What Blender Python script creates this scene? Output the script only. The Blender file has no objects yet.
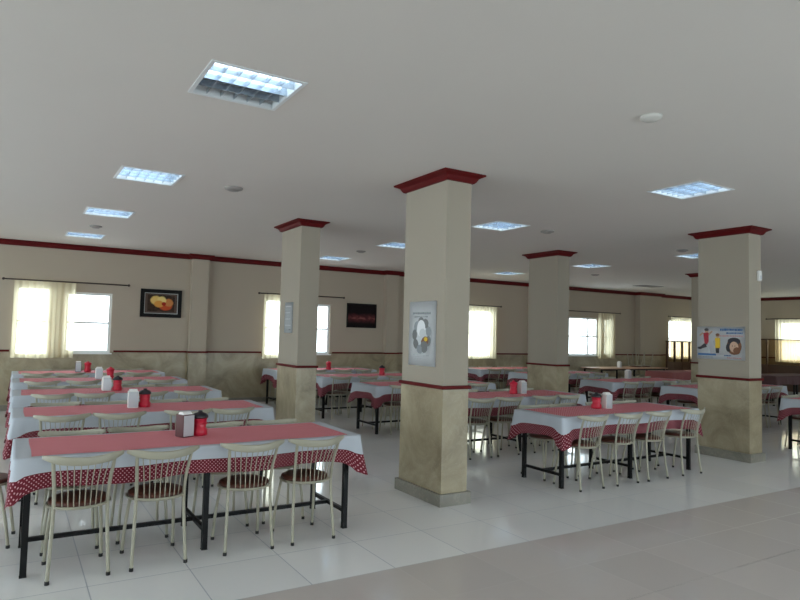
import bpy, bmesh, math, random
from mathutils import Vector, Matrix
random.seed(7)
PI = math.pi
SC = bpy.context.scene
COL = SC.collection

# ------------------------------------------------------------------ camera
def make_camera():
    f, pitch, roll, yaw = 631.86, math.radians(3.05), math.radians(1.456), math.radians(31.464)
    fw = Vector((math.sin(yaw)*math.cos(pitch), math.cos(yaw)*math.cos(pitch), math.sin(pitch)))
    r = Vector((math.cos(yaw), -math.sin(yaw), 0)); u = r.cross(fw)
    c, s = math.cos(roll), math.sin(roll)
    r2 = c*r + s*u; u2 = -s*r + c*u
    cd = bpy.data.cameras.new('camera'); co = bpy.data.objects.new('camera', cd); COL.objects.link(co)
    cd.sensor_width = 36; cd.lens = f/800*36; cd.clip_start = .05; cd.clip_end = 200
    m = Matrix.Identity(4)
    for i in range(3):
        m[i][0] = r2[i]; m[i][1] = u2[i]; m[i][2] = -fw[i]
    m[0][3], m[1][3], m[2][3] = 0, 0, 1.59
    co.matrix_world = m
    SC.camera = co
make_camera()

# ------------------------------------------------------------------ light and exposure
SKY = 4.2
W = bpy.data.worlds.new('sky'); SC.world = W; W.use_nodes = True
bg = W.node_tree.nodes['Background']
bg.inputs[0].default_value = (.82, .93, 1.0, 1); bg.inputs[1].default_value = SKY
TUBE = 4.8
SC.view_settings.view_transform = 'Standard'; SC.view_settings.look = 'None'
SC.view_settings.exposure = 0.84; SC.view_settings.gamma = 1; SC.view_settings.use_curve_mapping = False
SC.cycles.use_denoising = True
SC.cycles.max_bounces = 10; SC.cycles.diffuse_bounces = 6; SC.cycles.transparent_max_bounces = 12
SC.cycles.sample_clamp_indirect = 6

def portal(name, loc, rot, sx, sy):
    l = bpy.data.lights.new(name, 'AREA'); l.shape = 'RECTANGLE'; l.size = sx; l.size_y = sy
    l.cycles.is_portal = True
    o = bpy.data.objects.new(name, l); COL.objects.link(o); o.location = loc; o.rotation_euler = rot

# ------------------------------------------------------------------ materials
def lin(c): return tuple((x/12.92 if x <= .04045 else ((x+.055)/1.055)**2.4) for x in [v/255 for v in c]) + (1,)
class NT:
    def __init__(s, name):
        s.m = bpy.data.materials.new(name); s.m.use_nodes = True; s.t = s.m.node_tree
        s.b = s.t.nodes['Principled BSDF']; s.out = s.t.nodes['Material Output']
    def n(s, typ, **kw):
        nd = s.t.nodes.new(typ)
        for k, v in kw.items():
            if hasattr(nd, k): setattr(nd, k, v)
            else: nd.inputs[k].default_value = v
        return nd
    def l(s, a, b): s.t.links.new(a, b)
    def coord(s, kind='Object'): return s.n('ShaderNodeTexCoord').outputs[kind]
    def ramp(s, fac, stops):
        r = s.n('ShaderNodeValToRGB'); e = r.color_ramp.elements
        while len(e) < len(stops): e.new(.5)
        for el, (p, c) in zip(e, stops): el.position = p; el.color = c
        s.l(fac, r.inputs[0]); return r.outputs[0]
    def noise(s, scale, detail=4, vec=None, rough=.5, dist=0):
        n = s.n('ShaderNodeTexNoise'); n.inputs['Scale'].default_value = scale; n.inputs['Detail'].default_value = detail
        n.inputs['Roughness'].default_value = rough; n.inputs['Distortion'].default_value = dist
        s.l(vec if vec is not None else s.coord(), n.inputs['Vector']); return n.outputs['Fac']
    def mix(s, fac, a, b):
        m = s.n('ShaderNodeMix', data_type='RGBA')
        if isinstance(fac, (int, float)): m.inputs[0].default_value = fac
        else: s.l(fac, m.inputs[0])
        for v, i in ((a, 6), (b, 7)):
            if isinstance(v, tuple): m.inputs[i].default_value = v
            else: s.l(v, m.inputs[i])
        return m.outputs[2]
    def math(s, op, a, b=0.0, c=0.0):
        m = s.n('ShaderNodeMath', operation=op)
        for v, i in ((a, 0), (b, 1), (c, 2)):
            if isinstance(v, (int, float)): m.inputs[i].default_value = v
            else: s.l(v, m.inputs[i])
        return m.outputs[0]
    def bump(s, h, strength=.2, d=.01):
        b = s.n('ShaderNodeBump'); b.inputs['Strength'].default_value = strength; b.inputs['Distance'].default_value = d
        s.l(h, b.inputs['Height']); s.l(b.outputs[0], s.b.inputs['Normal'])

def flat(name, c, rough=.5, metal=0, var=.06, scale=9, spec=.5):
    t = NT(name); base = lin(c); dk = tuple(x*(1-var) for x in base[:3]) + (1,)
    t.l(t.mix(t.noise(scale, 3), base, dk), t.b.inputs['Base Color'])
    t.b.inputs['Roughness'].default_value = rough; t.b.inputs['Metallic'].default_value = metal
    t.b.inputs['Specular IOR Level'].default_value = spec
    return t.m

M = {}
M['ceiling'] = flat('ceiling_paint', (214, 209, 203), .9, var=.03, scale=1.5)
M['wall'] = flat('wall_paint', (176, 164, 147), .75, var=.05, scale=1.2)
M['pillar'] = flat('pillar_paint', (162, 153, 138), .7, var=.05, scale=1.2)
M['trim'] = flat('crimson_trim', (92, 9, 12), .55, var=.12, scale=12, spec=.2)
M['cream'] = flat('cream_metal', (164, 160, 142), .35, var=.05, scale=20)
M['brown'] = flat('brown_vinyl', (96, 54, 42), .42, var=.25, scale=25)
M['black'] = flat('black_metal', (9, 9, 11), .45, var=.2, scale=30, spec=.25)
M['rubber'] = flat('dark_rubber', (34, 32, 32), .7)
M['board'] = flat('laminate_board', (196, 150, 122), .35, var=.15, scale=6)
M['pvc'] = flat('white_pvc', (226, 228, 226), .35, var=.03)
M['rod'] = flat('dark_wood_rod', (52, 34, 28), .45, var=.2)
M['frame_black'] = flat('black_frame', (14, 11, 10), .5, var=.2, spec=.2)
M['silver'] = flat('silver_fillet', (150, 150, 146), .3, .6)
M['paper'] = flat('poster_paper', (232, 234, 236), .6, var=.03)
M['steel'] = flat('brushed_steel', (196, 200, 204), .3, .35)
M['napkin'] = flat('napkin_paper', (240, 238, 236), .9, var=.03)
M['red_plastic'] = flat('red_plastic', (196, 28, 56), .3, var=.08)
M['dark_plastic'] = flat('dark_plastic', (34, 28, 36), .35, var=.15)
M['maroon'] = flat('maroon_plastic', (82, 34, 34), .4, var=.15)
M['white_plastic'] = flat('white_plastic', (228, 228, 224), .4, var=.03)
M['louvre_white'] = flat('off_white_plastic', (196, 194, 188), .5, var=.03)
M['grey_grille'] = flat('grey_grille', (150, 146, 142), .6, var=.1, scale=60)
M['housing'] = flat('white_steel_housing', (222, 226, 228), .35, .0, var=.03)
M['louvre'] = flat('aluminium_louvre', (190, 200, 210), .22, .75, var=.03)
M['dark_wood'] = flat('dark_brown_wood', (78, 52, 36), .4, var=.3, scale=5)
M['blue'] = flat('print_blue', (60, 112, 168), .6)
M['p_red'] = flat('print_red', (168, 44, 56), .6)
M['p_pink'] = flat('print_pink', (214, 160, 160), .6)
M['p_yellow'] = flat('print_yellow', (226, 186, 48), .6)
M['p_dark'] = flat('print_dark', (52, 50, 56), .6)
M['p_brown'] = flat('print_brown', (126, 84, 58), .6)
M['p_skin'] = flat('print_skin', (206, 172, 146), .6)
M['p_mid'] = flat('print_mid_grey', (116, 118, 118), .6)
M['p_grey'] = flat('print_grey', (146, 152, 156), .6)
M['p_lgrey'] = flat('print_light_grey', (204, 208, 210), .6)

def marble(name, a, b, c, rough=.3):
    t = NT(name); co = t.coord()
    n1 = t.noise(1.7, 8, co, .62, 1.4); n2 = t.noise(5, 6, co, .6, 2.2)
    base = t.ramp(n1, [(.3, lin(a)), (.52, lin(b)), (.72, lin(c))])
    vein = t.math('ABSOLUTE', t.math('SUBTRACT', n2, .5))
    v = t.math('LESS_THAN', vein, .018)
    t.l(t.mix(t.math('MULTIPLY', v, .22), base, lin((176, 168, 146))), t.b.inputs['Base Color'])
    t.b.inputs['Roughness'].default_value = rough
    return t.m
M['marble'] = marble('olive_marble', (130, 118, 95), (158, 146, 120), (178, 166, 140))
M['plinth'] = marble('grey_marble', (116, 112, 102), (130, 126, 116), (142, 138, 128))

def tiles(name, c, grout, sx, sy, ox, oy, w=.007, rough=.09, strong=None, spec=.5):
    t = NT(name); co = t.coord()
    sep = t.n('ShaderNodeSeparateXYZ'); t.l(co, sep.inputs[0])
    def line(v, s, o):
        fr = t.math('FRACT', t.math('DIVIDE', t.math('SUBTRACT', v, o-100*s), s))
        d = t.math('MINIMUM', fr, t.math('SUBTRACT', 1.0, fr))
        return t.math('LESS_THAN', t.math('MULTIPLY', d, s), w/2)
    g = t.math('MAXIMUM', line(sep.outputs[0], sx, ox), line(sep.outputs[1], sy, oy))
    def cell(v, s, o): return t.math('FLOOR', t.math('DIVIDE', t.math('SUBTRACT', v, o-100*s), s))
    cmb = t.n('ShaderNodeCombineXYZ'); t.l(cell(sep.outputs[0], sx, ox), cmb.inputs[0]); t.l(cell(sep.outputs[1], sy, oy), cmb.inputs[1])
    wn = t.n('ShaderNodeTexWhiteNoise'); t.l(cmb.outputs[0], wn.inputs['Vector'])
    base = lin(c); dk = tuple(x*.93 for x in base[:3])+(1,)
    tone = t.mix(wn.outputs[0], base, dk)
    cl = t.mix(t.math('MULTIPLY', t.noise(2.2, 6, co, .6), .22), tone, tuple(x*.85 for x in base[:3])+(1,))
    if strong is not None:
        d = t.math('LESS_THAN', t.math('ABSOLUTE', t.math('SUBTRACT', sep.outputs[1], strong)), .0045)
        cl = t.mix(d, cl, lin((92, 84, 78)))
    t.l(t.mix(g, cl, lin(grout)), t.b.inputs['Base Color'])
    t.l(t.math('ADD', t.math('MULTIPLY', g, .4), rough), t.b.inputs['Roughness'])
    t.b.inputs['Specular IOR Level'].default_value = spec
    return t.m
M['floor'] = tiles('white_polished_tile', (242, 242, 242), (168, 172, 180), .61, .61, 1.08, 3.73)
M['floor_front'] = tiles('grey_polished_tile', (204, 196, 192), (178, 171, 167), .61, .555, .49, 3.73, strong=2.62, rough=.13)

def polka():
    t = NT('red_polka_dot_cloth'); uv = t.coord('UV')
    mp = t.n('ShaderNodeMapping'); t.l(uv, mp.inputs[0]); mp.inputs['Rotation'].default_value = (0, 0, PI/4); mp.inputs['Scale'].default_value = (54, 54, 54)
    fr = t.n('ShaderNodeVectorMath', operation='FRACTION'); t.l(mp.outputs[0], fr.inputs[0])
    sb = t.n('ShaderNodeVectorMath', operation='SUBTRACT'); t.l(fr.outputs[0], sb.inputs[0]); sb.inputs[1].default_value = (.5, .5, 0)
    sp = t.n('ShaderNodeSeparateXYZ'); t.l(sb.outputs[0], sp.inputs[0])
    d = t.math('SQRT', t.math('ADD', t.math('POWER', t.math('ABSOLUTE', sp.outputs[0]), 2.0), t.math('POWER', t.math('ABSOLUTE', sp.outputs[1]), 2.0)))
    t.l(t.mix(t.math('LESS_THAN', d, .22), lin((104, 12, 32)), lin((198, 150, 158))), t.b.inputs['Base Color'])
    t.b.inputs['Roughness'].default_value = .85
    return t.m
M['polka'] = polka()
def cloth(name, c, rough=.85, bscale=160):
    t = NT(name); base = lin(c)
    t.l(t.mix(t.noise(7, 3), base, tuple(x*.92 for x in base[:3])+(1,)), t.b.inputs['Base Color'])
    t.b.inputs['Roughness'].default_value = rough; t.bump(t.noise(bscale, 2), .15, .002)
    return t.m
M['white_cloth'] = cloth('white_cloth', (190, 196, 205))
M['plain_red_cloth'] = cloth('dull_red_cloth', (158, 92, 92))
M['mauve_cloth'] = cloth('dark_mauve_cloth', (88, 58, 58))
M['peach_cloth'] = cloth('peach_cloth', (206, 164, 146))
def gingham():
    t = NT('red_gingham_cloth')
    ck = t.n('ShaderNodeTexChecker'); ck.inputs['Scale'].default_value = 70; t.l(t.coord(), ck.inputs['Vector'])
    ck.inputs['Color1'].default_value = lin((200, 88, 104)); ck.inputs['Color2'].default_value = lin((222, 150, 157))
    t.l(ck.outputs[0], t.b.inputs['Base Color']); t.b.inputs['Roughness'].default_value = .8
    return t.m
M['gingham'] = gingham()

def curtain_mat():
    t = NT('cream_voile'); t.t.nodes.remove(t.b)
    d = t.n('ShaderNodeBsdfDiffuse'); d.inputs[0].default_value = lin((226, 214, 184))
    tr = t.n('ShaderNodeBsdfTranslucent'); tr.inputs[0].default_value = lin((246, 236, 206))
    mx = t.n('ShaderNodeMixShader'); mx.inputs[0].default_value = .62
    t.l(d.outputs[0], mx.inputs[1]); t.l(tr.outputs[0], mx.inputs[2])
    tp = t.n('ShaderNodeBsdfTransparent'); tp.inputs[0].default_value = lin((250, 244, 226))
    m2 = t.n('ShaderNodeMixShader'); m2.inputs[0].default_value = .3
    t.l(mx.outputs[0], m2.inputs[1]); t.l(tp.outputs[0], m2.inputs[2]); t.l(m2.outputs[0], t.out.inputs[0])
    return t.m
M['curtain'] = curtain_mat()
def glass(name, tint, gl=.06):
    t = NT(name); t.t.nodes.remove(t.b)
    tp = t.n('ShaderNodeBsdfTransparent'); tp.inputs[0].default_value = tint
    g = t.n('ShaderNodeBsdfGlossy'); g.inputs['Roughness'].default_value = .03
    mx = t.n('ShaderNodeMixShader'); mx.inputs[0].default_value = gl
    t.l(tp.outputs[0], mx.inputs[1]); t.l(g.outputs[0], mx.inputs[2]); t.l(mx.outputs[0], t.out.inputs[0])
    return t.m
M['glass'] = glass('clear_glass', (.96, .98, .98, 1))
M['brown_glass'] = glass('brown_tinted_glass', (.8, .72, .62, 1), .03)
def emit(name, c, s):
    t = NT(name); t.t.nodes.remove(t.b)
    e = t.n('ShaderNodeEmission'); e.inputs[0].default_value = c; e.inputs[1].default_value = s
    t.l(e.outputs[0], t.out.inputs[0]); return t.m
M['tube'] = emit('lit_fluorescent_tube', (.72, .88, 1, 1), TUBE)
M['tube_off'] = flat('unlit_fluorescent_tube', (206, 208, 206), .3)

def flower_canvas():
    t = NT('flower_canvas'); co = t.coord('UV')
    n = t.noise(4, 5, co, .6, .8)
    def blob(cx, cy, rx, ry):
        mp = t.n('ShaderNodeMapping'); t.l(co, mp.inputs[0])
        mp.inputs['Location'].default_value = (-cx/rx, -cy/ry, 0); mp.inputs['Scale'].default_value = (1/rx, 1/ry, 1)
        g = t.n('ShaderNodeTexGradient', gradient_type='SPHERICAL'); t.l(mp.outputs[0], g.inputs[0])
        return t.math('MULTIPLY', g.outputs['Fac'], t.math('ADD', .35, t.math('MULTIPLY', n, 1.3)))
    def petal(cx, cy, rx, ry): return t.ramp(blob(cx, cy, rx, ry), [(.1, (0, 0, 0, 1)), (.3, (1, 1, 1, 1))])
    c = t.ramp(n, [(.3, lin((30, 22, 18))), (.7, lin((84, 62, 46)))])
    c = t.mix(petal(.66, .36, .3, .34), c, lin((190, 78, 40)))
    c = t.mix(petal(.78, .56, .2, .3), c, lin((198, 128, 72)))
    c = t.mix(petal(.3, .68, .24, .34), c, lin((222, 188, 108)))
    c = t.mix(petal(.52, .7, .2, .3), c, lin((232, 206, 128)))
    c = t.mix(petal(.42, .46, .22, .26), c, lin((214, 150, 70)))
    c = t.mix(petal(.6, .48, .1, .14), c, lin((160, 40, 24)))
    t.l(c, t.b.inputs['Base Color']); t.b.inputs['Roughness'].default_value = .5; t.b.inputs['Specular IOR Level'].default_value = .15
    return t.m
def dusk_canvas():
    t = NT('dusk_canvas'); co = t.coord('UV'); sp = t.n('ShaderNodeSeparateXYZ'); t.l(co, sp.inputs[0])
    n = t.noise(6, 6, co, .65, .6)
    band = t.math('SUBTRACT', 1.0, t.math('MULTIPLY', t.math('ABSOLUTE', t.math('SUBTRACT', sp.outputs[1], .38)), 3.2))
    f = t.math('MULTIPLY', t.math('MAXIMUM', band, 0.0), n)
    c = t.ramp(f, [(.1, lin((24, 16, 18))), (.4, lin((86, 42, 44))), (.65, lin((150, 88, 84)))])
    t.b.inputs['Specular IOR Level'].default_value = .15; t.l(c, t.b.inputs['Base Color']); t.b.inputs['Roughness'].default_value = .5
    return t.m
M['flower'] = flower_canvas(); M['dusk'] = dusk_canvas()

# ------------------------------------------------------------------ mesh helpers
def box(bm, x0, x1, y0, y1, z0, z1):
    v = [bm.verts.new(p) for p in ((x0,y0,z0),(x1,y0,z0),(x1,y1,z0),(x0,y1,z0),(x0,y0,z1),(x1,y0,z1),(x1,y1,z1),(x0,y1,z1))]
    for f in ((3,2,1,0),(4,5,6,7),(0,1,5,4),(1,2,6,5),(2,3,7,6),(3,0,4,7)): bm.faces.new([v[i] for i in f])
def tube(bm, pts, r, n=8, smooth=True):
    pts = [Vector(p) for p in pts]; rings = []
    rr = r if isinstance(r, (list, tuple)) else [r]*len(pts)
    ref = Vector((0, 0, 1)) if abs((pts[-1]-pts[0]).normalized().z) < .9 else Vector((1, 0, 0))
    for i, p in enumerate(pts):
        d = (pts[min(i+1, len(pts)-1)] - pts[max(i-1, 0)]).normalized()
        a = d.cross(ref).normalized(); b = d.cross(a)
        rings.append([bm.verts.new(p + rr[i]*(math.cos(2*PI*k/n)*a + math.sin(2*PI*k/n)*b)) for k in range(n)])
    for A, B in zip(rings, rings[1:]):
        for k in range(n):
            f = bm.faces.new((A[k], A[(k+1) % n], B[(k+1) % n], B[k])); f.smooth = smooth
    bm.faces.new(rings[0][::-1]); bm.faces.new(rings[-1])
def spline(pts, n=6):
    P = [Vector(p) for p in pts]; out = []
    for i in range(len(P)-1):
        a, b, c, d = P[max(i-1, 0)], P[i], P[i+1], P[min(i+2, len(P)-1)]
        for k in range(n):
            t = k/n
            out.append(.5*((2*b) + (c-a)*t + (2*a-5*b+4*c-d)*t*t + (3*b-3*c+d-a)*t**3))
    out.append(P[-1]); return out
def lathe(bm, prof, n=20, c=(0, 0)):
    rings = []
    for r, z in prof:
        if r < 1e-5: rings.append([bm.verts.new((c[0], c[1], z))])
        else: rings.append([bm.verts.new((c[0]+r*math.cos(2*PI*k/n), c[1]+r*math.sin(2*PI*k/n), z)) for k in range(n)])
    for A, B in zip(rings, rings[1:]):
        for k in range(n):
            if len(A) == 1 and len(B) == 1: continue
            if len(A) == 1: f = bm.faces.new((A[0], B[(k+1) % n], B[k]))
            elif len(B) == 1: f = bm.faces.new((A[k], A[(k+1) % n], B[0]))
            else: f = bm.faces.new((A[k], A[(k+1) % n], B[(k+1) % n], B[k]))
            f.smooth = True
def torus(bm, R, r, z, n=28, m=8):
    g = [[bm.verts.new(((R+r*math.cos(2*PI*j/m))*math.cos(2*PI*i/n), (R+r*math.cos(2*PI*j/m))*math.sin(2*PI*i/n), z+r*math.sin(2*PI*j/m))) for j in range(m)] for i in range(n)]
    for i in range(n):
        for j in range(m):
            f = bm.faces.new((g[i][j], g[(i+1) % n][j], g[(i+1) % n][(j+1) % m], g[i][(j+1) % m])); f.smooth = True
def bevel(bm, w, seg=2):
    bmesh.ops.bevel(bm, geom=bm.edges[:], offset=w, segments=seg, affect='EDGES', profile=.5)
def B(fn, *a, **k):
    bm = bmesh.new(); fn(bm, *a, **k); return bm
def obj(name, bm, mats, parent=None, loc=None, fixn=True):
    if fixn: bmesh.ops.recalc_face_normals(bm, faces=bm.faces[:])
    me = bpy.data.meshes.new(name); bm.to_mesh(me); bm.free()
    for m in (mats if isinstance(mats, (list, tuple)) else [mats]): me.materials.append(m)
    o = bpy.data.objects.new(name, me); COL.objects.link(o)
    if parent: o.parent = parent
    if loc: o.location = loc
    return o
def thing(name, label, cat, loc=(0, 0, 0), rz=0, group=None):
    o = bpy.data.objects.new(name, None); COL.objects.link(o); o.empty_display_size = .1
    o.location = loc; o.rotation_euler = (0, 0, rz); return tag(o, label, cat, group)
def tag(o, label, cat, group=None):
    o['label'] = label; o['category'] = cat
    if group: o['group'] = group
    return o
def struct(name, bm, mats, parent=None):
    o = obj(name, bm, mats, parent); o['kind'] = 'structure'; return o
def dup(root, loc=None, rz=None, label=None, group=None):
    def rec(o, par):
        c = o.copy(); COL.objects.link(c)
        if par: c.parent = par
        for ch in CH.get(o.name, ()): rec(ch, c)
        return c
    r = rec(root, None)
    if loc is not None: r.location = loc
    if rz is not None: r.rotation_euler = (0, 0, rz)
    if label: r['label'] = label
    if group: r['group'] = group
    return r
CH = {}
def remember(root):
    def rec(o):
        CH[o.name] = list(o.children)
        for c in o.children: rec(c)
    rec(root)

# ------------------------------------------------------------------ room
X0, X1, Y0, Y1, ZC = -8.0, 22.2, -3.5, 13.72, 3.15
YB = 3.73          # border between the white dining floor and the grey walkway
DADO = 1.09

def wall_cells(openings, a0, a1, z0, z1):
    """rectangles left of a wall once the openings (a0,a1,z0,z1) are cut"""
    xs = sorted({a0, a1, *[o[0] for o in openings], *[o[1] for o in openings]})
    zs = sorted({z0, z1, *[min(max(o[2], z0), z1) for o in openings], *[min(max(o[3], z0), z1) for o in openings]})
    for xa, xb in zip(xs, xs[1:]):
        for za, zb in zip(zs, zs[1:]):
            mx, mz = (xa+xb)/2, (za+zb)/2
            if xb-xa > 1e-6 and zb-za > 1e-6 and not any(o[0] < mx < o[1] and o[2] < mz < o[3] for o in openings):
                yield xa, xb, za, zb
T = .22            # wall thickness
ZW0, ZW1 = 1.06, 2.24
ZC0, ZC1 = .99, 2.31     # openings behind the drawn curtains, enlarged to imitate camera glow around them
back_open = [(.03, .62, ZC0, ZC1), (.86, 1.68, ZW0, ZW1),
             (4.83, 5.42, ZC0, ZC1), (5.66, 6.46, ZW0, ZW1),
             (9.8, 11.46, ZC0, ZC1),
             (14.45, 15.75, ZW0, ZW1), (16.04, 16.32, ZW0, ZW1),
             (19.28, 20.85, ZC0, ZC1)]
right_open = [(10.0, 11.58, ZC0, ZC1), (6.4, 8.0, ZW0, ZW1), (3.2, 4.8, ZW0, ZW1)]
front_open = [(.3, 3.6, .9, 2.6), (4.6, 7.9, .5, 2.8), (8.6, 12.2, .5, 2.8)]
left_open = [(-3.2, .4, .1, 2.95), (.8, 4.4, .1, 2.95), (4.8, 8.4, .1, 2.95), (8.8, 12.4, .1, 2.95)]

bm = bmesh.new()
for a, b, z, zz in wall_cells(back_open, X0-T, X1+T, DADO, ZC): box(bm, a, b, Y1, Y1+T, z, zz)
struct('wall_back', bm, M['wall'])
bm = bmesh.new()
for a, b, z, zz in wall_cells(back_open, X0-T, X1+T, 0, DADO): box(bm, a, b, Y1-.012, Y1+T, z, zz)
struct('wall_back_dado', bm, M['marble'])
bm = bmesh.new()
for a, b, z, zz in wall_cells(right_open, Y0, Y1-.012, DADO, ZC): box(bm, X1, X1+T, a, b, z, zz)
struct('wall_right', bm, M['wall'])
bm = bmesh.new()
for a, b, z, zz in wall_cells(right_open, Y0, Y1-.012, 0, DADO): box(bm, X1-.012, X1+T, a, b, z, zz)
struct('wall_right_dado', bm, M['marble'])
bm = bmesh.new()
for a, b, z, zz in wall_cells(front_open, X0-T, X1+T, 0, ZC): box(bm, a, b, Y0-T, Y0, z, zz)
struct('wall_front', bm, M['wall'])
bm = bmesh.new()
for a, b, z, zz in wall_cells(left_open, Y0, Y1-.012, 0, ZC): box(bm, X0-T, X0, a, b, z, zz)
struct('wall_left', bm, M['wall'])
struct('floor', B(box, X0-T, X1+T, YB, Y1+T, -.12, 0), M['floor'])
struct('floor_front', B(box, X0-T, X1+T, Y0-T, YB, -.12, 0), M['floor_front'])

LIGHTS = [(1.21, 3.94, 'large square louvred ceiling light at the upper left, nearest the camera'),
          (1.13, 6.88, 'louvred ceiling light second along the left line, above the second left table'),
          (1.06, 9.46, 'louvred ceiling light third along the left line of fittings'),
          (1.0, 12.1, 'louvred ceiling light last on the left line, closest to the back wall'),
          (5.92, 3.97, 'louvred ceiling light at the upper right, in front of the poster pillar'),
          (5.82, 6.85, 'louvred ceiling light just right of the big central pillar top'),
          (5.75, 9.5, 'louvred ceiling light partly hidden behind the big central pillar'),
          (5.72, 12.1, 'louvred ceiling light just right of the left pillar, by the back wall'),
          (10.55, 9.4, 'louvred ceiling light right of the third pillar top'),
          (10.4, 11.9, 'small far louvred ceiling light between central pillar and third pillar'),
          (10.6, 6.95, 'louvred ceiling light peeping out left of the right pillar top')]
LS = .285
ceil_open = [(x-LS, x+LS, y-LS, y+LS) for x, y, _ in LIGHTS]
bm = bmesh.new()
for a, b, c, d in wall_cells(ceil_open, X0-T, X1+T, Y0-T, Y1+T): box(bm, a, b, c, d, ZC, ZC+.02)
bmesh.ops.remove_doubles(bm, verts=bm.verts[:], dist=1e-5)
struct('ceiling', bm, M['ceiling'])
struct('ceiling_slab', B(box, X0-T, X1+T, Y0-T, Y1+T, ZC+.16, ZC+.3), M['ceiling'])

# pilasters on the back wall, cornice and dado rail that follow them
PIL = [(3.18, 3.52, .16), (7.92, 8.26, .16), (12.75, 13.1, .16), (17.5, 18.6, .2)]
def profile_path(bm, path, prof):
    """sweep (out, z) profile along a wall path (x,y) with outward = -y or the given normals"""
    rings = []
    for i, p in enumerate(path):
        p = Vector(p)
        d0 = (p-Vector(path[i-1])).normalized() if i else (Vector(path[1])-p).normalized()
        d1 = (Vector(path[i+1])-p).normalized() if i < len(path)-1 else d0
        n0, n1 = Vector((d0.y, -d0.x)), Vector((d1.y, -d1.x))
        m = (n0+n1); m = m/(m.dot(n0)) if m.length > 1e-6 else n0
        rings.append([bm.verts.new((p.x+m.x*o, p.y+m.y*o, z)) for o, z in prof])
    for A, Bq in zip(rings, rings[1:]):
        for k in range(len(prof)):
            bm.faces.new((A[k], A[(k+1) % len(prof)], Bq[(k+1) % len(prof)], Bq[k]))
    bm.faces.new(rings[0]); bm.faces.new(rings[-1][::-1])
cornice = [(-.0, ZC-.1), (.03, ZC-.1), (.05, ZC-.075), (.055, ZC-.04), (.085, ZC-.02), (.085, ZC-.001), (0, ZC-.001)]
path = [(X0, Y1)]
for a, b, d in PIL: path += [(a, Y1), (a, Y1-d), (b, Y1-d), (b, Y1)]
path += [(X1, Y1), (X1, Y0)]
bm = bmesh.new(); profile_path(bm, path, cornice); struct('trim_cornice', bm, M['trim'])
for i, (a, b, d) in enumerate(PIL):
    p = struct('wall_pilaster' + ('' if i == 0 else '_%d' % (i+1)), B(box, a, b, Y1-d, Y1, 0, ZC), M['wall'])
    struct('wall_pilaster_dado', B(box, a-.012, b+.012, Y1-d-.012, Y1-.001, 0, DADO), M['marble'], p)
# dado rail, in pieces between windows
def rail_piece(bm, x0, x1, y, dep=.022): box(bm, x0, x1, y-dep, y, DADO-.012, DADO+.024)
bm = bmesh.new()
cuts = [(-.02, 1.74), (4.78, 6.52), (9.64, 11.52), (14.4, 16.38), (19.2, 21.0)]
edge = X0
segs = []
for a, b in cuts: segs.append((edge, a)); edge = b
segs.append((edge, X1))
for s0, s1 in segs:
    x = s0
    for a, b, d in PIL:
        if s0 < a < s1:
            rail_piece(bm, x, a-.012, Y1-.012); box(bm, a-.034, b+.034, Y1-d-.034, Y1-.012, DADO-.012, DADO+.024); x = b+.012
    rail_piece(bm, x, s1, Y1-.012)
struct('trim_dado_rail', bm, M['trim'])
bm = bmesh.new()
for a, b in ((Y0, 9.94), (11.64, Y1-.03)): box(bm, X1-.036, X1-.012, a, b, DADO-.012, DADO+.024)
struct('trim_dado_rail_right', bm, M['trim'])
struct('baseboard_back', B(box, X0, X1-.012, Y1-.03, Y1-.012, 0, .1), M['plinth'])

# free-standing pillars
def pillar(name, x, y, w=.289, d=.736):
    p = struct(name, B(box, x, x+w, y, y+d, DADO, ZC), M['pillar'])
    struct('pillar_marble', B(box, x-.005, x+w+.005, y-.005, y+d+.005, 0, DADO), M['marble'], p)
    struct('pillar_plinth', B(box, x-.035, x+w+.035, y-.035, y+d+.035, 0, .112), M['plinth'], p)
    bm = bmesh.new(); box(bm, x-.026, x+w+.026, y-.026, y+d+.026, DADO-.012, DADO+.022); bevel(bm, .006, 1)
    struct('pillar_band', bm, M['trim'], p)
    bm = bmesh.new(); rings = []
    for e, z in ((0, 3.066), (.02, 3.066), (.034, 3.08), (.05, 3.11), (.085, 3.128), (.1, 3.133), (.1, 3.149)):
        rings.append([bm.verts.new(q) for q in ((x-e, y-e, z), (x+w+e, y-e, z), (x+w+e, y+d+e, z), (x-e, y+d+e, z))])
    for A, Bq in zip(rings, rings[1:]):
        for k in range(4): bm.faces.new((A[k], A[(k+1) % 4], Bq[(k+1) % 4], Bq[k]))
    bm.faces.new(rings[-1])
    struct('pillar_cap', bm, M['trim'], p)
PILLARS = [(3.469, 4.855), (3.392, 8.233), (8.3, 8.164), (8.418, 4.779), (13.38, 8.2)]
for i, (x, y) in enumerate(PILLARS): pillar('pillar_%d' % (i+1), x, y)

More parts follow.
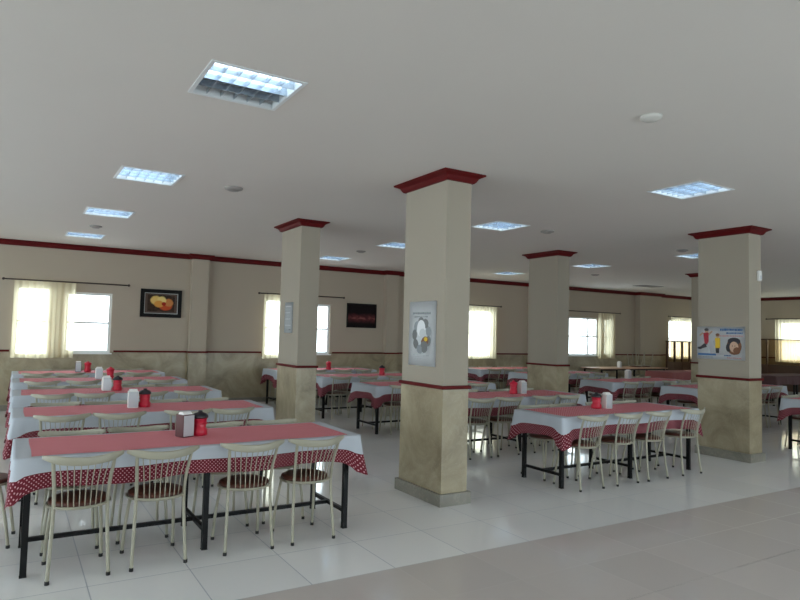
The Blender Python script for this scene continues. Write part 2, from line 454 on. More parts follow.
# windows: structure with frame, transom and pane; portals bring the sky in
def window(i, a0, a1, z0, z1, axis, mull=False, handle=False):
    """axis 'b' back wall, 'r' right wall, 'f' front wall, 'l' left wall"""
    def bx(bm, u0, u1, v0, v1, w0, w1):     # u along the wall, w depth from room face outwards
        if axis == 'b': box(bm, u0, u1, Y1+w0, Y1+w1, v0, v1)
        elif axis == 'r': box(bm, X1+w0, X1+w1, u0, u1, v0, v1)
        elif axis == 'f': box(bm, u0, u1, Y0-w1, Y0-w0, v0, v1)
        else: box(bm, X0-w1, X0-w0, u0, u1, v0, v1)
    fr = .05
    bm = bmesh.new()
    bx(bm, a0, a0+fr, z0, z1, .04, .11); bx(bm, a1-fr, a1, z0, z1, .04, .11)
    bx(bm, a0+fr, a1-fr, z0, z0+fr, .04, .11); bx(bm, a0+fr, a1-fr, z1-fr, z1, .04, .11)
    zm = z0+(z1-z0)*.5
    bx(bm, a0+fr, a1-fr, zm-.02, zm+.02, .05, .1)
    if mull:
        m = (a0+a1)/2 if axis != 'b' or a1 > 15.8 or a0 < 14 else 15.34; bx(bm, m-.03, m+.03, z0+fr, zm-.02, .05, .1); bx(bm, m-.03, m+.03, zm+.02, z1-fr, .05, .1)
    o = struct('window_%d' % i, bm, M['pvc'])
    bm = bmesh.new(); bx(bm, a0+fr, a1-fr, z0+fr, z1-fr, .071, .077); struct('window_pane', bm, M['glass'], o)
    if axis in 'br':
        bm = bmesh.new(); bx(bm, a0-.03, a1+.03, z0-.022, z0+.003, -.05, .04); struct('window_sill', bm, M['pvc'], o)
    c, zc = (a0+a1)/2, (z0+z1)/2
    loc, rot = {'b': ((c, Y1+T+.02, zc), (-PI/2, 0, 0)), 'r': ((X1+T+.02, c, zc), (PI/2, 0, PI/2)), 'f': ((c, Y0-T-.02, zc), (PI/2, 0, 0)), 'l': ((X0-T-.02, c, zc), (PI/2, 0, -PI/2))}[axis]
    portal('daylight_portal', loc, rot, a1-a0, z1-z0)
wi = 0
for lst, ax in ((back_open, 'b'), (right_open, 'r'), (front_open, 'f'), (left_open, 'l')):
    for a, b, z, zz in lst:
        wi += 1; window(wi, a, b, z, zz, ax, mull=(ax in 'fl' or b-a > 1.2))

# ------------------------------------------------------------------ curtains and rods
def curtain_bm(a0, a1, z0, z1, seed, amp=.022):
    rnd = random.Random(seed); bm = bmesh.new(); n = int((a1-a0)/.018)+2; rows = 10
    ph = rnd.random()*6; g = []
    for j in range(rows+1):
        t = j/rows; row = []
        for k in range(n+1):
            u = a0+(a1-a0)*k/n
            w = amp*(.55+.6*t)*(math.sin(u*2*PI/.115+ph+.4*math.sin(u*5)) + .3*math.sin(u*2*PI/.047+ph*2))
            row.append(bm.verts.new((u, w, z1+(z0-z1)*t+.008*math.sin(u*9+ph)*t)))
        g.append(row)
    for A, Bq in zip(g, g[1:]):
        for k in range(n):
            f = bm.faces.new((A[k], A[k+1], Bq[k+1], Bq[k])); f.smooth = True
    return bm
def curtain(a0, a1, axis, label, seed, z0=.965, z1=2.4):
    bm = curtain_bm(a0, a1, z0, z1, seed)
    for v in bm.verts:
        if axis == 'b': v.co = Vector((v.co.x, Y1-.11+v.co.y, v.co.z))
        else: v.co = Vector((X1-.11+v.co.y, v.co.x, v.co.z))
    o = obj('curtain', bm, M['curtain'], fixn=False); tag(o, label, 'curtain', 'cream curtains at the windows')
curtain(.0, 1.02, 'b', 'cream curtain drawn across the leftmost window, left of the framed flower picture', 1)
curtain(4.78, 5.45, 'b', 'bright cream curtain behind the left pillar on its left side', 2)
curtain(9.62, 11.52, 'b', 'cream curtain fully covering the window right of the big central pillar', 3)
curtain(15.62, 16.4, 'b', 'cream curtain bunched right of the bare window past the third pillar', 4)
curtain(19.2, 20.95, 'b', 'cream curtain behind the low partition, left of the right pillar', 5)
curtain(9.9, 11.66, 'r', 'cream curtain at the right edge, behind the wooden partition', 6)
def rod(a0, a1, axis, label, z=2.415):
    def P(u): return (u, Y1-.11, z) if axis == 'b' else (X1-.11, u, z)
    t = thing('curtain_rod', label, 'curtain rod', P((a0+a1)/2), group='dark curtain rods over the windows')
    o = Vector(t.location)
    bm = bmesh.new(); tube(bm, [Vector(P(a0+.04))-o, Vector(P(a1-.04))-o], .013, 8); obj('rod', bm, M['rod'], t)
    for e, s in ((a0, 1), (a1, -1)):
        bm = bmesh.new(); tube(bm, [Vector(P(e))-o, Vector(P(e+s*.015))-o, Vector(P(e+s*.035))-o, Vector(P(e+s*.05))-o], [.008, .024, .024, .012], 10); obj('finial', bm, M['rod'], t)
    for f in (.12, .5, .88):
        u = a0+(a1-a0)*f; q = Vector(P(u))-o
        wl = Vector((u, Y1, z))-o if axis == 'b' else Vector((X1, u, z))-o
        bm = bmesh.new(); tube(bm, [q, wl], .011, 6); obj('bracket', bm, M['rod'], t)
rod(-.2, 1.98, 'b', 'dark curtain rod above the leftmost window')
rod(4.63, 6.78, 'b', 'dark curtain rod passing behind the left pillar')
rod(9.5, 11.68, 'b', 'dark curtain rod right of the big central pillar')
rod(14.25, 16.66, 'b', 'dark curtain rod above the bare window right of the third pillar')
rod(19.08, 21.1, 'b', 'dark curtain rod over the partition, left of the right pillar')
rod(9.75, 11.97, 'r', 'dark curtain rod at the right edge of the picture, beyond the right pillar')

# ------------------------------------------------------------------ ceiling fittings
def ceiling_light(two):
    t = thing('ceiling_light', '', 'ceiling light', (0, 0, ZC), group='square louvred ceiling lights')
    s = LS-.004; h = .12
    bm = bmesh.new()
    for a in ((-s, s, -s, -s+.006), (-s, s, s-.006, s), (-s, -s+.006, -s+.006, s-.006), (s-.006, s, -s+.006, s-.006)): box(bm, *a, 0.001, h)
    box(bm, -s+.006, s-.006, -s+.006, s-.006, h-.006, h)
    obj('housing', bm, M['housing'], t)
    bm = bmesh.new(); e = s+.018
    for a in ((-e, e, -e, -s+.006), (-e, e, s-.006, e), (-e, -s+.006, -s+.006, s-.006), (s-.006, e, -s+.006, s-.006)): box(bm, *a, -.007, -.001)
    obj('trim_frame', bm, M['housing'], t)
    bm = bmesh.new(); iw = 2*(s-.008)
    for k in range(1, 4):                     # blades along x between the four tubes
        y = -s+.008+iw*k/4; box(bm, -s+.008, s-.008, y-.003, y+.003, 0, .1)
    for k in range(1, 6):
        x = -s+.008+iw*k/6
        for q in range(4):
            ya = -s+.008+iw*q/4+(.003 if q else 0); yb = -s+.008+iw*(q+1)/4-(.003 if q < 3 else 0)
            box(bm, x-.002, x+.002, ya, yb, .004, .04)
    obj('louvre', bm, M['louvre'], t)
    for k in range(4):
        y = -s+.008+iw*(k+.5)/4
        bm = bmesh.new(); tube(bm, [(-s+.03, y, .078), (s-.03, y, .078)], .013, 10); obj('tube', bm, M['tube_off'] if two and k > 1 else M['tube'], t)
    remember(t); return t
proto = ceiling_light(False)
for i, (x, y, lb) in enumerate(LIGHTS):
    o = ceiling_light(True) if i == 0 else proto if i == 1 else dup(proto)
    o.location = (x, y, ZC); o['label'] = lb
def disc(x, y, r, lb, name, cat, m):
    bm = bmesh.new(); lathe(bm, [(0, -.035), (r*.55, -.034), (r*.7, -.022), (r*.95, -.018), (r, -.008), (r, 0), (0, 0)], 24)
    tag(obj(name, bm, m, loc=(x, y, ZC-.0005)), lb, cat, 'round fittings on the ceiling')
disc(3.73, 2.8, .075, 'white round smoke detector high up, above and right of the central pillar', 'smoke_detector', 'smoke detector', M['louvre_white'])
disc(2.01, 6.86, .1, 'grey round ceiling fitting between the left lights and the left pillar', 'ceiling_speaker', 'ceiling speaker', M['grey_grille'])
disc(1.04, 10.86, .09, 'grey round ceiling fitting between the last two left lights', 'ceiling_speaker', 'ceiling speaker', M['grey_grille'])
disc(5.62, 10.66, .09, 'grey round ceiling fitting between left pillar and central pillar', 'ceiling_speaker', 'ceiling speaker', M['grey_grille'])
disc(6.63, 6.74, .1, 'grey round ceiling fitting above the third pillar, right of a light', 'ceiling_speaker', 'ceiling speaker', M['grey_grille'])
disc(9.76, 6.69, .1, 'grey round ceiling fitting close to the left side of the right pillar cap', 'ceiling_speaker', 'ceiling speaker', M['grey_grille'])
disc(12.04, 10.6, .1, 'small grey round ceiling fitting below the light right of third pillar', 'ceiling_speaker', 'ceiling speaker', M['grey_grille'])
bm = bmesh.new(); box(bm, -.42, .42, -.2, .2, -.012, 0)
for k in range(7): box(bm, -.36, .36, -.16+k*.05, -.14+k*.05, -.02, -.0121)
tag(obj('ceiling_vent', bm, M['grey_grille'], loc=(15.63, 11.8, ZC-.0005)), 'flat slatted vent on the ceiling before the far back corner', 'vent')

# ------------------------------------------------------------------ pictures, posters, small wall pieces
def picture(x0, x1, z0, z1, canvas, label, liner=True):
    w, h = x1-x0, z1-z0
    t = thing('framed_picture', label, 'picture', ((x0+x1)/2, Y1-.001, (z0+z1)/2))
    b = .075 if liner else .03
    bm = bmesh.new()
    for a in ((-w/2, w/2, h/2-b, h/2), (-w/2, w/2, -h/2, -h/2+b)): box(bm, a[0], a[1], -.035, 0, a[2], a[3])
    for a in ((-w/2, -w/2+b), (w/2-b, w/2)): box(bm, a[0], a[1], -.035, 0, -h/2+b, h/2-b)
    obj('frame', bm, M['frame_black'], t)
    if liner:
        bm = bmesh.new(); a, c = w/2-b, h/2-b; g = .012
        box(bm, -a, a, -.024, -.006, c-g, c); box(bm, -a, a, -.024, -.006, -c, -c+g)
        box(bm, -a, -a+g, -.024, -.006, -c+g, c-g); box(bm, a-g, a, -.024, -.006, -c+g, c-g)
        obj('liner', bm, M['silver'], t)
        a2, c2 = a-g-.05, c-g-.03
        bm = bmesh.new(); a, c = a-g, c-g
        box(bm, -a, a, -.016, -.006, c2, c); box(bm, -a, a, -.016, -.006, -c, -c2); box(bm, -a, -a2, -.016, -.006, -c2, c2); box(bm, a2, a, -.016, -.006, -c2, c2)
        obj('mount', bm, M['dark_wood'], t)
    else: a2, c2 = w/2-b, h/2-b
    bm = bmesh.new(); vs = [bm.verts.new(p) for p in ((-a2, -.01, -c2), (a2, -.01, -c2), (a2, -.01, c2), (-a2, -.01, c2))]
    f = bm.faces.new(vs); uv = bm.loops.layers.uv.new('UVMap')
    for l, q in zip(f.loops, ((0, 0), (1, 0), (1, 1), (0, 1))): l[uv].uv = q
    obj('canvas', bm, canvas, t, fixn=False)
picture(2.2, 3.01, 1.8, 2.375, M['flower'], 'framed picture of a yellow and orange flower in a wide black frame')
picture(6.89, 7.7, 1.71, 2.3, M['dusk'], 'dark thin-framed picture with a dull red band, left of the central pillar', False)

def poly(bm, pts, x, mi=0, th=.0012):
    """flat printed shape on a sheet facing -X: pts are (u,v) with u to the right seen from the room (= -y)"""
    x -= .00002*len(bm.verts)/8
    a = [bm.verts.new((x, -u, v)) for u, v in pts]; c = [bm.verts.new((x-th, -u, v)) for u, v in pts]; n = len(pts)
    fs = [bm.faces.new(a), bm.faces.new(c[::-1])] + [bm.faces.new((a[k], a[(k+1) % n], c[(k+1) % n], c[k])) for k in range(n)]
    for f in fs: f.material_index = mi
def ell(cx, cy, rx, ry, n=14, rot=0):
    return [(cx+rx*math.cos(2*PI*k/n)*math.cos(rot)-ry*math.sin(2*PI*k/n)*math.sin(rot), cy+rx*math.cos(2*PI*k/n)*math.sin(rot)+ry*math.sin(2*PI*k/n)*math.cos(rot)) for k in range(n)]
def rect(u0, u1, v0, v1): return [(u0, v0), (u1, v0), (u1, v1), (u0, v1)]
def sheet(name, x, y0, y1, z0, z1, label, mat=None, cat='poster'):
    t = thing(name, label, cat, (x-.001, (y0+y1)/2, (z0+z1)/2))
    w, h = y1-y0, z1-z0
    bm = bmesh.new(); n = 6; g = []
    for j in range(n+1):
        g.append([bm.verts.new((-.002-.004*abs(math.sin(j*1.3+k)), w/2-w*k/n, h/2-h*j/n)) for k in range(n+1)])
    for A, Bq in zip(g, g[1:]):
        for k in range(n): bm.faces.new((A[k], A[k+1], Bq[k+1], Bq[k])).smooth = True
    bmesh.ops.solidify(bm, geom=bm.faces[:], thickness=.001)
    obj('sheet', bm, mat or M['paper'], t); return t
def scribble(bm, u0, u1, v, h, x, mi, seed):
    """an unreadable line of small print: a run of short uneven strokes"""
    rnd = random.Random(seed); u = u0
    while u < u1:
        w = rnd.uniform(.010, .03); poly(bm, rect(u, min(u+w, u1), v-h/2*rnd.uniform(.7, 1), v+h/2*rnd.uniform(.7, 1)), x, mi); u += w+rnd.uniform(.003, .007)

t = sheet('wall_poster', 3.469, 4.985, 5.465, 1.28, 1.915, 'tall pale poster with a dark round motif on the big central pillar')
bm = bmesh.new(); X = -.0075
scribble(bm, -.17, .15, .20, .022, X, 0, 1); scribble(bm, -.14, .1, .165, .010, X, 0, 2)
poly(bm, ell(0, -.02, .165, .185, 26), X, 1)
for k in range(9):
    a = k*2*PI/9+.3
    poly(bm, ell(.125*math.cos(a), -.02+.14*math.sin(a), .045, .055, 9, a), X-.0014, 2 if k % 3 else 0)
poly(bm, ell(-.01, .05, .075, .085, 14), X-.0014, 3); poly(bm, ell(.02, .0, .06, .05, 10), X-.0028, 1)
poly(bm, ell(.06, -.08, .07, .05, 10, .4), X-.003, 4); poly(bm, ell(.05, -.11, .06, .035, 10), X-.0043, 5)
poly(bm, ell(.08, -.055, .03, .022, 8), X-.0043, 6)
scribble(bm, -.15, .13, -.215, .016, X, 1, 3); scribble(bm, -.12, .08, -.25, .010, X, 1, 4)
obj('print', bm, [M['p_grey'], M['p_lgrey'], M['p_mid'], M['paper'], M['p_brown'], M['p_mid'], M['p_yellow']], t)

t = sheet('wall_poster', 8.418, 4.83, 5.53, 1.345, 1.8, 'wide white poster of two running children and a portrait on the right pillar')
bm = bmesh.new(); X = -.0075
scribble(bm, .0, .32, .185, .03, X, 0, 5); scribble(bm, .09, .32, .14, .022, X, 0, 6); scribble(bm, -.02, .33, .10, .018, X, 2, 7)
# child in red, mid-run
poly(bm, ell(-.2, .17, .03, .032), X, 6); poly(bm, ell(-.2, .185, .033, .022), X-.0014, 4)
poly(bm, [(-.25, .14), (-.17, .145), (-.17, .02), (-.19, -.02), (-.23, -.01)], X, 1)
poly(bm, [(-.25, .13), (-.3, .09), (-.31, .11), (-.26, .15)], X, 6)
poly(bm, [(-.17, .14), (-.12, .17), (-.11, .155), (-.165, .1)], X, 6)
poly(bm, [(-.235, -.01), (-.185, -.02), (-.19, -.06), (-.29, -.085), (-.3, -.06)], X-.0014, 4)
poly(bm, [(-.205, -.03), (-.175, -.02), (-.135, -.13), (-.16, -.15)], X-.0028, 8)
poly(bm, ell(-.3, -.075, .035, .018), X-.003, 4)
# child in yellow
poly(bm, ell(-.035, .10, .026, .03), X, 6); poly(bm, ell(-.035, .115, .029, .02), X-.0014, 5)
poly(bm, [(-.075, .07), (-.0, .07), (.0, -.07), (-.07, -.07)], X, 3)
poly(bm, [(-.075, .06), (-.1, .02), (-.085, -.04), (-.068, -.03)], X, 8)
poly(bm, [(-.065, -.07), (-.01, -.07), (-.015, -.14), (-.06, -.14)], X-.0014, 4)
poly(bm, rect(-.33, -.06, -.175, -.15), X, 0)
# portrait
poly(bm, ell(.2, -.04, .105, .115, 20), X, 5); poly(bm, ell(.2, .03, .09, .05, 14), X-.0014, 4)
poly(bm, ell(.2, -.05, .062, .075, 16), X-.0028, 6); poly(bm, ell(.24, -.1, .05, .05, 12), X-.0042, 5); poly(bm, ell(.125, -.06, .04, .06, 12), X-.0014, 4)
poly(bm, ell(.18, -.035, .008, .006, 8), X-.0044, 4); poly(bm, ell(.215, -.035, .008, .006, 8), X-.0044, 4)
scribble(bm, .06, .16, -.17, .018, X, 0, 8); scribble(bm, -.25, -.1, -.2, .010, X, 7, 9); scribble(bm, .1, .3, -.2, .014, X, 2, 10)
obj('print', bm, [M['blue'], M['p_red'], M['p_pink'], M['p_yellow'], M['p_dark'], M['p_brown'], M['p_skin'], M['p_grey'], M['p_lgrey']], t)

t = sheet('wall_notice', 3.392, 8.44, 8.75, 1.56, 2.0, 'faint pale notice sheet taped to the left pillar', M['p_lgrey'], 'notice')
bm = bmesh.new(); X = -.0075
for k in range(7): scribble(bm, -.12, .1-.02*(k % 3), .16-.045*k, .014, X, k % 2, 20+k)
poly(bm, rect(.03, .1, -.18, -.165), X, 2)
obj('print', bm, [M['paper'], M['p_lgrey'], M['p_grey']], t)

t = thing('alarm_box', 'small white box high on the right face of the right pillar', 'alarm', (8.64, 4.779, 2.5))
bm = bmesh.new(); box(bm, -.035, .035, -.04, 0, -.07, .07); bevel(bm, .01); obj('body', bm, M['white_plastic'], t)
bm = bmesh.new(); box(bm, -.02, .02, -.044, -.0401, -.045, .005); obj('grille', bm, M['p_lgrey'], t)

# wooden partitions with brown glass
def partition(a0, a1, c, axis, ztop, n, label):
    t = thing('partition_screen', label, 'partition', ((a0+a1)/2, c, 0) if axis == 'b' else (c, (a0+a1)/2, 0))
    L = (a1-a0)/2
    def bx(bm, u0, u1, w0, w1, z0, z1):
        if axis == 'b': box(bm, u0, u1, w0, w1, z0, z1)
        else: box(bm, w0, w1, u0, u1, z0, z1)
    for k in range(n+1):
        u = -L+2*L*k/n; bm = bmesh.new(); bx(bm, u-.022, u+.022, -.03, .03, 0, ztop-.04); obj('post', bm, M['dark_wood'], t)
    bm = bmesh.new(); bx(bm, -L-.03, L+.03, -.04, .04, ztop-.04, ztop); obj('top_rail', bm, M['dark_wood'], t)
    for k in range(n):
        u0 = -L+2*L*k/n+.022; u1 = -L+2*L*(k+1)/n-.022
        bm = bmesh.new(); bx(bm, u0, u1, -.02, .02, .04, .88); obj('wood_panel', bm, M['dark_wood'], t)
        bm = bmesh.new(); bx(bm, u0, u1, -.004, .004, .88, ztop-.04); obj('glass_panel', bm, M['brown_glass'], t)
partition(18.62, 21.45, 13.32, 'b', 1.585, 7, 'low brown partition with tinted glass before the far back-corner window')
partition(8.4, 12.7, 21.55, 'r', 1.73, 4, 'brown wood and glass partition at the right edge, before the side window')

# ------------------------------------------------------------------ tables
def rrect(hx, hy, r, step=.035):
    pts = []
    def seg(a, b):
        n = max(1, int((Vector(b)-Vector(a)).length/step))
        for k in range(n): pts.append(tuple(Vector(a)+(Vector(b)-Vector(a))*k/n))
    cs = [(hx-r, hy-r, 0), (-hx+r, hy-r, PI/2), (-hx+r, -hy+r, PI), (hx-r, -hy+r, 1.5*PI)]
    for i, (cx, cy, a) in enumerate(cs):
        for k in range(4):
            an = a+PI/2*k/4; pts.append((cx+r*math.cos(an), cy+r*math.sin(an)))
        nx = cs[(i+1) % 4]; an = a+PI/2
        seg((cx+r*math.cos(an), cy+r*math.sin(an)), (nx[0]+r*math.cos(nx[2]), nx[1]+r*math.sin(nx[2])))
    return pts
def cloth_meshes(hx, hy, seed, drops=(.11, .21), left=0.0):
    """a cloth over a table top: white top + skirt, and the polka-dot hem below it"""
    rnd = random.Random(seed); P = rrect(hx+.014, hy+.014, .03); n = len(P)
    ph = [rnd.random()*6.3 for _ in range(4)]
    cum = [0]
    for i in range(n): cum.append(cum[-1]+(Vector(P[(i+1) % n])-Vector(P[i])).length)
    def pt(i, d):
        x, y = P[i]; s = cum[i]; tt = d/drops[1]
        nx, ny = (x/(hx) if abs(x) > hx-.03 else 0), (y/(hy) if abs(y) > hy-.03 else 0)
        L = math.hypot(nx, ny) or 1; nx, ny = nx/L, ny/L
        dc = math.hypot(abs(x)-hx, abs(y)-hy); c = math.exp(-(dc/.16)**2); c3 = math.exp(-(dc/.075)**2)*(.25 if left and x < 0 else 1)
        o = tt*(.010+.010*math.sin(s*2*PI/.41+ph[0])+.006*math.sin(s*2*PI/.17+ph[1])) + .055*c3*tt**1.3 - .018*math.exp(-((dc-.2)/.09)**2)*tt
        o = max(o, .0)
        dd = d*(1+.14*c+.42*c3+left*max(0, -nx)**2) + .012*tt*math.sin(s*2*PI/.9+ph[2])
        return (x+nx*o, y+ny*o, .7565-dd)
    def strip(bm, ds, cap):
        uv = bm.loops.layers.uv.new('UVMap'); rings = [[bm.verts.new(pt(i, d)) for i in range(n)] for d in ds]
        for a in range(len(ds)-1):
            for i in range(n):
                j = (i+1) % n; f = bm.faces.new((rings[a][i], rings[a+1][i], rings[a+1][j], rings[a][j])); f.smooth = True
                for l, q in zip(f.loops, ((cum[i], ds[a]), (cum[i], ds[a+1]), (cum[i+1], ds[a+1]), (cum[i+1], ds[a]))): l[uv].uv = q
        if cap:
            inner = [bm.verts.new((x*.985, y*.965, .757)) for x, y in P]
            for i in range(n): bm.faces.new((inner[i], rings[0][i], rings[0][(i+1) % n], inner[(i+1) % n])).smooth = True
            bm.faces.new(inner)
    a = bmesh.new(); strip(a, (0.0, .012, drops[0]*.4, drops[0]*.75, drops[0]), True)
    b = bmesh.new(); strip(b, (drops[0], drops[0]+.04, drops[0]+.08, drops[1]), False)
    return a, b
def runner_bm(hx, hy, seed):
    rnd = random.Random(seed); bm = bmesh.new(); n, m = 40, 10
    g = [[bm.verts.new((-hx+2*hx*i/n+.003*math.sin(j*.6+seed), -hy+2*hy*j/m+.008*math.sin(i*.5+seed*2)*(1 if j in (0, m) else .3), .7588+.0012*abs(math.sin(i*.37+j*.6+seed)))) for j in range(m+1)] for i in range(n+1)]
    for i in range(n):
        for j in range(m): bm.faces.new((g[i][j], g[i+1][j], g[i+1][j+1], g[i][j+1])).smooth = True
    return bm
def make_table(hx, hy, fold=False):
    t = thing('dining_table', '', 'table')
    bm = bmesh.new(); box(bm, -hx, hx, -hy, hy, .725, .75); bevel(bm, .004, 1); obj('tabletop', bm, M['board'], t)
    lx, ly = hx-.075, hy-.085
    for x in (-lx, 0, lx):
        for y in (-ly, ly):
            bm = bmesh.new(); box(bm, x-.019, x+.019, y-.019, y+.019, .006, .724); l = obj('leg', bm, M['black'], t)
            bm = bmesh.new(); box(bm, x-.021, x+.021, y-.021, y+.021, 0, .0059); obj('foot_cap', bm, M['rubber'], l)
        bm = bmesh.new(); box(bm, x-.014, x+.014, -ly+.019, ly-.019, .125, .153); obj('crossbar', bm, M['black'], t)
    for a, b in ((-lx+.014, -.014), (.014, lx-.014)):
        bm = bmesh.new(); box(bm, a, b, -.014, .014, .125, .153); obj('stretcher', bm, M['black'], t)
    for s in (-1, 1):
        bm = bmesh.new(); box(bm, -lx+.019, lx-.019, s*ly-.012, s*ly+.012, .684, .724); obj('apron', bm, M['black'], t)
    remember(t); return t

ORD = ['first', 'second', 'third', 'fourth', 'fifth']
#        x0,   x1,    y0,   y1,   line, row name, runner style
TABLES = [
 (.06, 2.46, 4.6, 5.4, 'left', 0), (.05, 2.45, 6.6, 7.4, 'left', 1), (.05, 2.45, 8.6, 9.4, 'left', 2), (.05, 2.45, 10.55, 11.35, 'left', 3), (.05, 2.45, 12.3, 13.1, 'left', 4),
 (4.96, 7.3, 4.78, 5.52, 'middle', 0), (4.9, 7.3, 6.6, 7.4, 'middle', 1), (4.9, 7.3, 8.65, 9.45, 'middle', 2), (4.87, 7.25, 10.6, 11.4, 'middle', 3), (4.72, 7.1, 12.55, 13.35, 'middle', 4),
 (10.03, 12.4, 4.4, 5.2, 'right', 0), (10.25, 13.0, 6.65, 7.45, 'right', 1), (9.88, 12.3, 8.24, 9.04, 'right', 2), (9.95, 12.4, 10.5, 11.3, 'right', 3), (9.9, 12.3, 12.3, 13.1, 'right', 4),
 (14.3, 17.25, 12.3, 13.1, 'far', 2), (14.75, 17.15, 10.4, 11.2, 'far', 1), (16.5, 18.9, 8.7, 9.5, 'far', 0)]
def tname(line, row):
    if line == 'far': return ['dark covered table', 'dull red covered table', 'bare brown table'][row]
    return '%s %s-line table' % (ORD[row], line)
cloths = {}; tabs = {}; runs = {}
def get_table(hx, hy):
    k = (round(hx, 3), round(hy, 3))
    if k not in tabs: tabs[k] = make_table(hx, hy); return tabs[k]
    return dup(tabs[k])
for i, (x0, x1, y0, y1, line, row) in enumerate(TABLES):
    hx, hy = (x1-x0)/2, (y1-y0)/2; c = ((x0+x1)/2, (y0+y1)/2, 0)
    o = get_table(hx, hy); o.location = c; nm = tname(line, row)
    o['group'] = 'long dining tables on black legs'
    if line == 'far': o['label'] = 'black-legged table under the %s cloth toward the far right' % ['dark mauve', 'dull red', 'peach'][row]
    elif (line, row) == ('left', 0): o['label'] = 'long black-legged table at the front left, nearest the camera'
    else: o['label'] = 'black-legged table, %s back from the front in the %s line' % (ORD[row], line)
    if (line, row) == ('far', 2):
        o['label'] = 'bare light brown table far back, carrying two upturned chairs and a white box'; continue
    skin = {0: 'mauve_cloth', 1: 'plain_red_cloth', 2: 'peach_cloth'}[row] if line == 'far' else 'white_cloth'
    a, b = cloth_meshes(hx, hy, 11+i, (.095, .195) if (line, row) == ('left', 0) else (.115, .22), .45 if (line, row) == ('left', 0) else 0)
    cl = obj('tablecloth', a, M[skin], loc=c, fixn=False)
    cl['group'] = 'cloths on the dining tables'; cl['category'] = 'tablecloth'
    cl['label'] = ('%s cloth on the table toward the far right' % ['dark mauve', 'dull red', 'peach'][row]) if line == 'far' else 'white tablecloth with red polka-dot hem on %s' % ('front left table, nearest the camera' if (line, row) == ('left', 0) else 'the '+nm+' counted from the front')
    h = obj('hem', b, M[skin] if line == 'far' else M['polka'], cl, fixn=False)
    if line != 'far':
        h['label'] = 'red polka-dot hem'
        r = obj('table_runner', runner_bm(hx-.085, hy-.03, i*1.7), M['gingham'], loc=c)
        tag(r, 'pinkish red checked runner on %s' % ('front left table, nearest the camera' if (line, row) == ('left', 0) else 'the '+nm+' counted from the front'), 'table runner', 'red runners on the tables')

# ------------------------------------------------------------------ chairs
def leg_paths():
    out = []
    for s in (-1, 1):
        out.append(spline([(.172*s, -.195, .012), (.162*s, -.168, .22), (.154*s, -.15, .44), (.158*s, -.17, .58), (.168*s, -.205, .685), (.174*s, -.232, .755)]))
        out.append(spline([(.172*s, .19, .012), (.162*s, .16, .22), (.14*s, .115, .435)]))
    return out
def rail_bm():
    bm = bmesh.new(); n = 18; rings = []
    for k in range(n+1):
        u = -1+2*k/n; x = .232*u; y = -.285+.085*u*u; zc = .749+.028*u*u
        h = .026*(1-.55*max(0, abs(u)-.7)/.3); th = .008
        rings.append([bm.verts.new((x, y+a*th, zc+b*h)) for a, b in ((-1, -.8), (-.6, -1), (.6, -1), (1, -.8), (1, .8), (.6, 1), (-.6, 1), (-1, .8))])
    for A, Bq in zip(rings, rings[1:]):
        for j in range(8): bm.faces.new((A[j], A[(j+1) % 8], Bq[(j+1) % 8], Bq[j])).smooth = True
    bm.faces.new(rings[0]); bm.faces.new(rings[-1][::-1])
    return bm
def low_bar(bm): tube(bm, spline([(-.156, -.153, .452), (-.08, -.196, .45), (0, -.208, .45), (.08, -.196, .45), (.156, -.153, .452)]), .007, 8)
def spindle(bm, k, n=8):
    u = -.78+1.56*k/(n-1)
    tube(bm, spline([(.14*u, -.208+.05*u*u, .452), (.152*u, -.222+.045*u*u, .6), (.18*u, -.278+.05*u*u, .735)], 3), .0036, 5)
def cushion(bm): lathe(bm, [(0, .44), (.172, .44), (.182, .452), (.18, .468), (.16, .476), (.08, .474), (0, .472)], 28)
def make_chair():
    t = thing('dining_chair', '', 'chair')
    obj('seat', B(cushion), M['brown'], t); obj('seat_ring', B(torus, .186, .009, .44), M['cream'], t)
    for p in leg_paths():
        bm = bmesh.new(); tube(bm, p, .0115, 8); l = obj('leg', bm, M['cream'], t)
        bm = bmesh.new(); tube(bm, [(p[0].x, p[0].y, 0), (p[0].x, p[0].y, .022)], [.014, .0135], 8); obj('rubber_foot', bm, M['rubber'], l)
    obj('top_rail', rail_bm(), M['cream'], t)
    bm = bmesh.new(); low_bar(bm); obj('back_bar', bm, M['cream'], t)
    for k in range(8): obj('spindle', B(spindle, k), M['cream'], t)
    remember(t); return t
def make_far_chair():
    t = thing('dining_chair', '', 'chair')
    obj('seat', B(cushion), M['brown'], t); obj('seat_ring', B(torus, .186, .009, .44, 20, 6), M['cream'], t)
    for p in leg_paths():
        bm = bmesh.new(); tube(bm, p[::2]+[p[-1]], .0115, 6); obj('leg', bm, M['cream'], t)
    bm = rail_bm(); low_bar(bm)
    for k in range(8): spindle(bm, k)
    obj('backrest', bm, M['cream'], t)
    remember(t); return t
CHAIR, FAR = make_chair(), make_far_chair()
used = set()
def chair(x, y, rz, label, group, detail, z=0):
    p = CHAIR if detail else FAR
    o = p if id(p) not in used else dup(p)
    used.add(id(p)); o.location = (x, y, z); o.rotation_euler = (0, 0, rz); o['label'] = label; o['group'] = group
    return o
OFF = [-.83, -.35, .275, .76]
rc = random.Random(3)
SKIP = {('far', r, sd, k) for r in range(3) for sd in ('near', 'far') for k in range(4)}
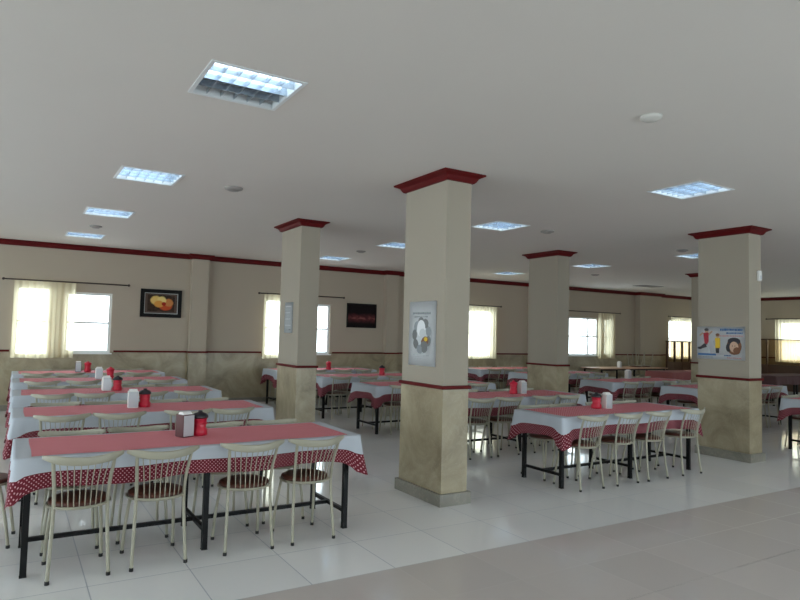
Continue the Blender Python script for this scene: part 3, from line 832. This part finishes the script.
for (x0, x1, y0, y1, line, row) in TABLES:
    cx = (x0+x1)/2; nm = tname(line, row)
    det = row <= 1 and line in ('left', 'middle')
    first = (line, row) == ('left', 0)
    for side in ('near', 'far'):
        for k in range(4):
            if (line, row, side, k) in SKIP: continue
            j = 0 if first else rc.uniform(-.035, .035)
            x = cx + ([-.85, -.29, .23, .87][k] if (line, row) == ('middle', 0) and side == 'near' else OFF[k]) + j*(line != 'middle' or row > 0)
            y = (y0+.075+rc.uniform(-.02, .02)) if side == 'near' else (y1-.15+rc.uniform(-.02, .02))
            rz = (0 if side == 'near' else PI) + rc.uniform(-.05, .05)
            if side == 'near' and row == 0: y = y0+.075
            pos = ['leftmost', 'second from left', 'third from left', 'rightmost'][k]
            tn = 'front left table' if first else nm
            chair(x, y, rz, 'cream chair with round brown seat, %s side of %s, %s' % (side, tn, pos), 'cream chairs around the tables', det)
chair(-.12, 5.52, -PI/2-.1, 'cream chair at the left end of the front left table, cut by picture edge', 'cream chairs around the tables', True)

# two chairs turned upside down on the peach-covered table
for k, (x, rz) in enumerate(((16.6, .2), (17.02, -.15))):
    o = chair(x, 12.98, rz, 'cream chair upturned on the bare brown table, legs in the air, %s of two' % ('left' if k == 0 else 'right'), 'upturned chairs on the bare brown table', False, z=1.228)
    o.rotation_euler = (PI, 0, rz)

# ------------------------------------------------------------------ napkin boxes and jars
def make_napkin_box(body):
    t = thing('napkin_box', '', 'napkin holder')
    w, d, h = .05, .05, .17
    bm = bmesh.new(); box(bm, -w, w, -d, d, 0, h); bevel(bm, .006, 2); obj('body', bm, body, t)
    bm = bmesh.new(); box(bm, -w+.006, w-.006, -d-.004, -d-.0003, .008, h-.006); obj('front_plate', bm, M['steel'], t)
    bm = bmesh.new(); box(bm, -w+.012, w-.012, -d+.012, d-.012, h+.0003, h+.02)
    for v in bm.verts:
        if v.co.z > h+.01: v.co.y *= .4
    obj('napkins', bm, M['napkin'], t)
    remember(t); return t
def make_jar(body, lid):
    t = thing('spice_jar', '', 'jar')
    bm = bmesh.new(); lathe(bm, [(0, 0), (.056, 0), (.06, .01), (.06, .045), (.048, .06), (.052, .12), (.056, .132), (0, .132)], 20); obj('body', bm, body, t)
    bm = bmesh.new(); lathe(bm, [(0, .1325), (.06, .1325), (.063, .14), (.06, .155), (.045, .17), (.018, .178), (.016, .19), (0, .192)], 20); obj('lid', bm, lid, t)
    bm = bmesh.new(); torus(bm, .0545, .004, .09, 20, 6); obj('band', bm, body, t)
    remember(t); return t
NB = make_napkin_box(M['maroon']); NW = make_napkin_box(M['white_plastic']); JR = make_jar(M['red_plastic'], M['dark_plastic']); JW = make_jar(M['red_plastic'], M['red_plastic'])
zt = .7605
CAD = [('left', 0, 1.17, 5.03, NB, 1.29, 5.06, JR), ('left', 1, 1.1, 7.02, NW, 1.22, 7.05, JR), ('left', 2, 1.08, 9.0, NW, 1.21, 8.98, JR), ('left', 3, 1.2, 10.95, NW, 1.36, 10.92, JW), ('left', 4, 1.05, 12.7, NB, 1.2, 12.68, JW),
       ('middle', 0, 6.12, 5.2, NW, 5.99, 5.24, JR), ('middle', 1, 6.42, 7.0, NW, 6.27, 7.02, JW), ('middle', 4, None, 0, None, 6.0, 12.75, JW), ('middle', 3, None, 0, None, 6.35, 11.0, JR),
       ('right', 2, 11.2, 8.95, NW, None, 0, None), ('far', 2, 15.5, 12.7, NW, None, 0, None)]
seen = set()
def place(p, x, y, rz, lb, grp):
    o = p if id(p) not in seen else dup(p)
    seen.add(id(p)); o.location = (x, y, zt if 'bare' not in lb else .7503); o.rotation_euler = (0, 0, rz); o['label'] = lb; o['group'] = grp
for line, row, bx_, by_, bp, jx, jy, jp in CAD:
    tn = 'front left table' if (line, row) == ('left', 0) else tname(line, row)
    if bp: place(bp, bx_, by_, rc.uniform(-.1, .1)+(.3 if (line, row) == ('left', 0) else 0), '%s napkin box standing on the %s' % ('maroon-sided' if bp is NB else 'white', tn), 'napkin boxes on the tables')
    if jp: place(jp, jx, jy, rc.random()*6, '%s standing on the %s' % ('red jar with a dark lid' if jp is JR else 'all-red lidded jar', tn), 'condiment jars on the tables')
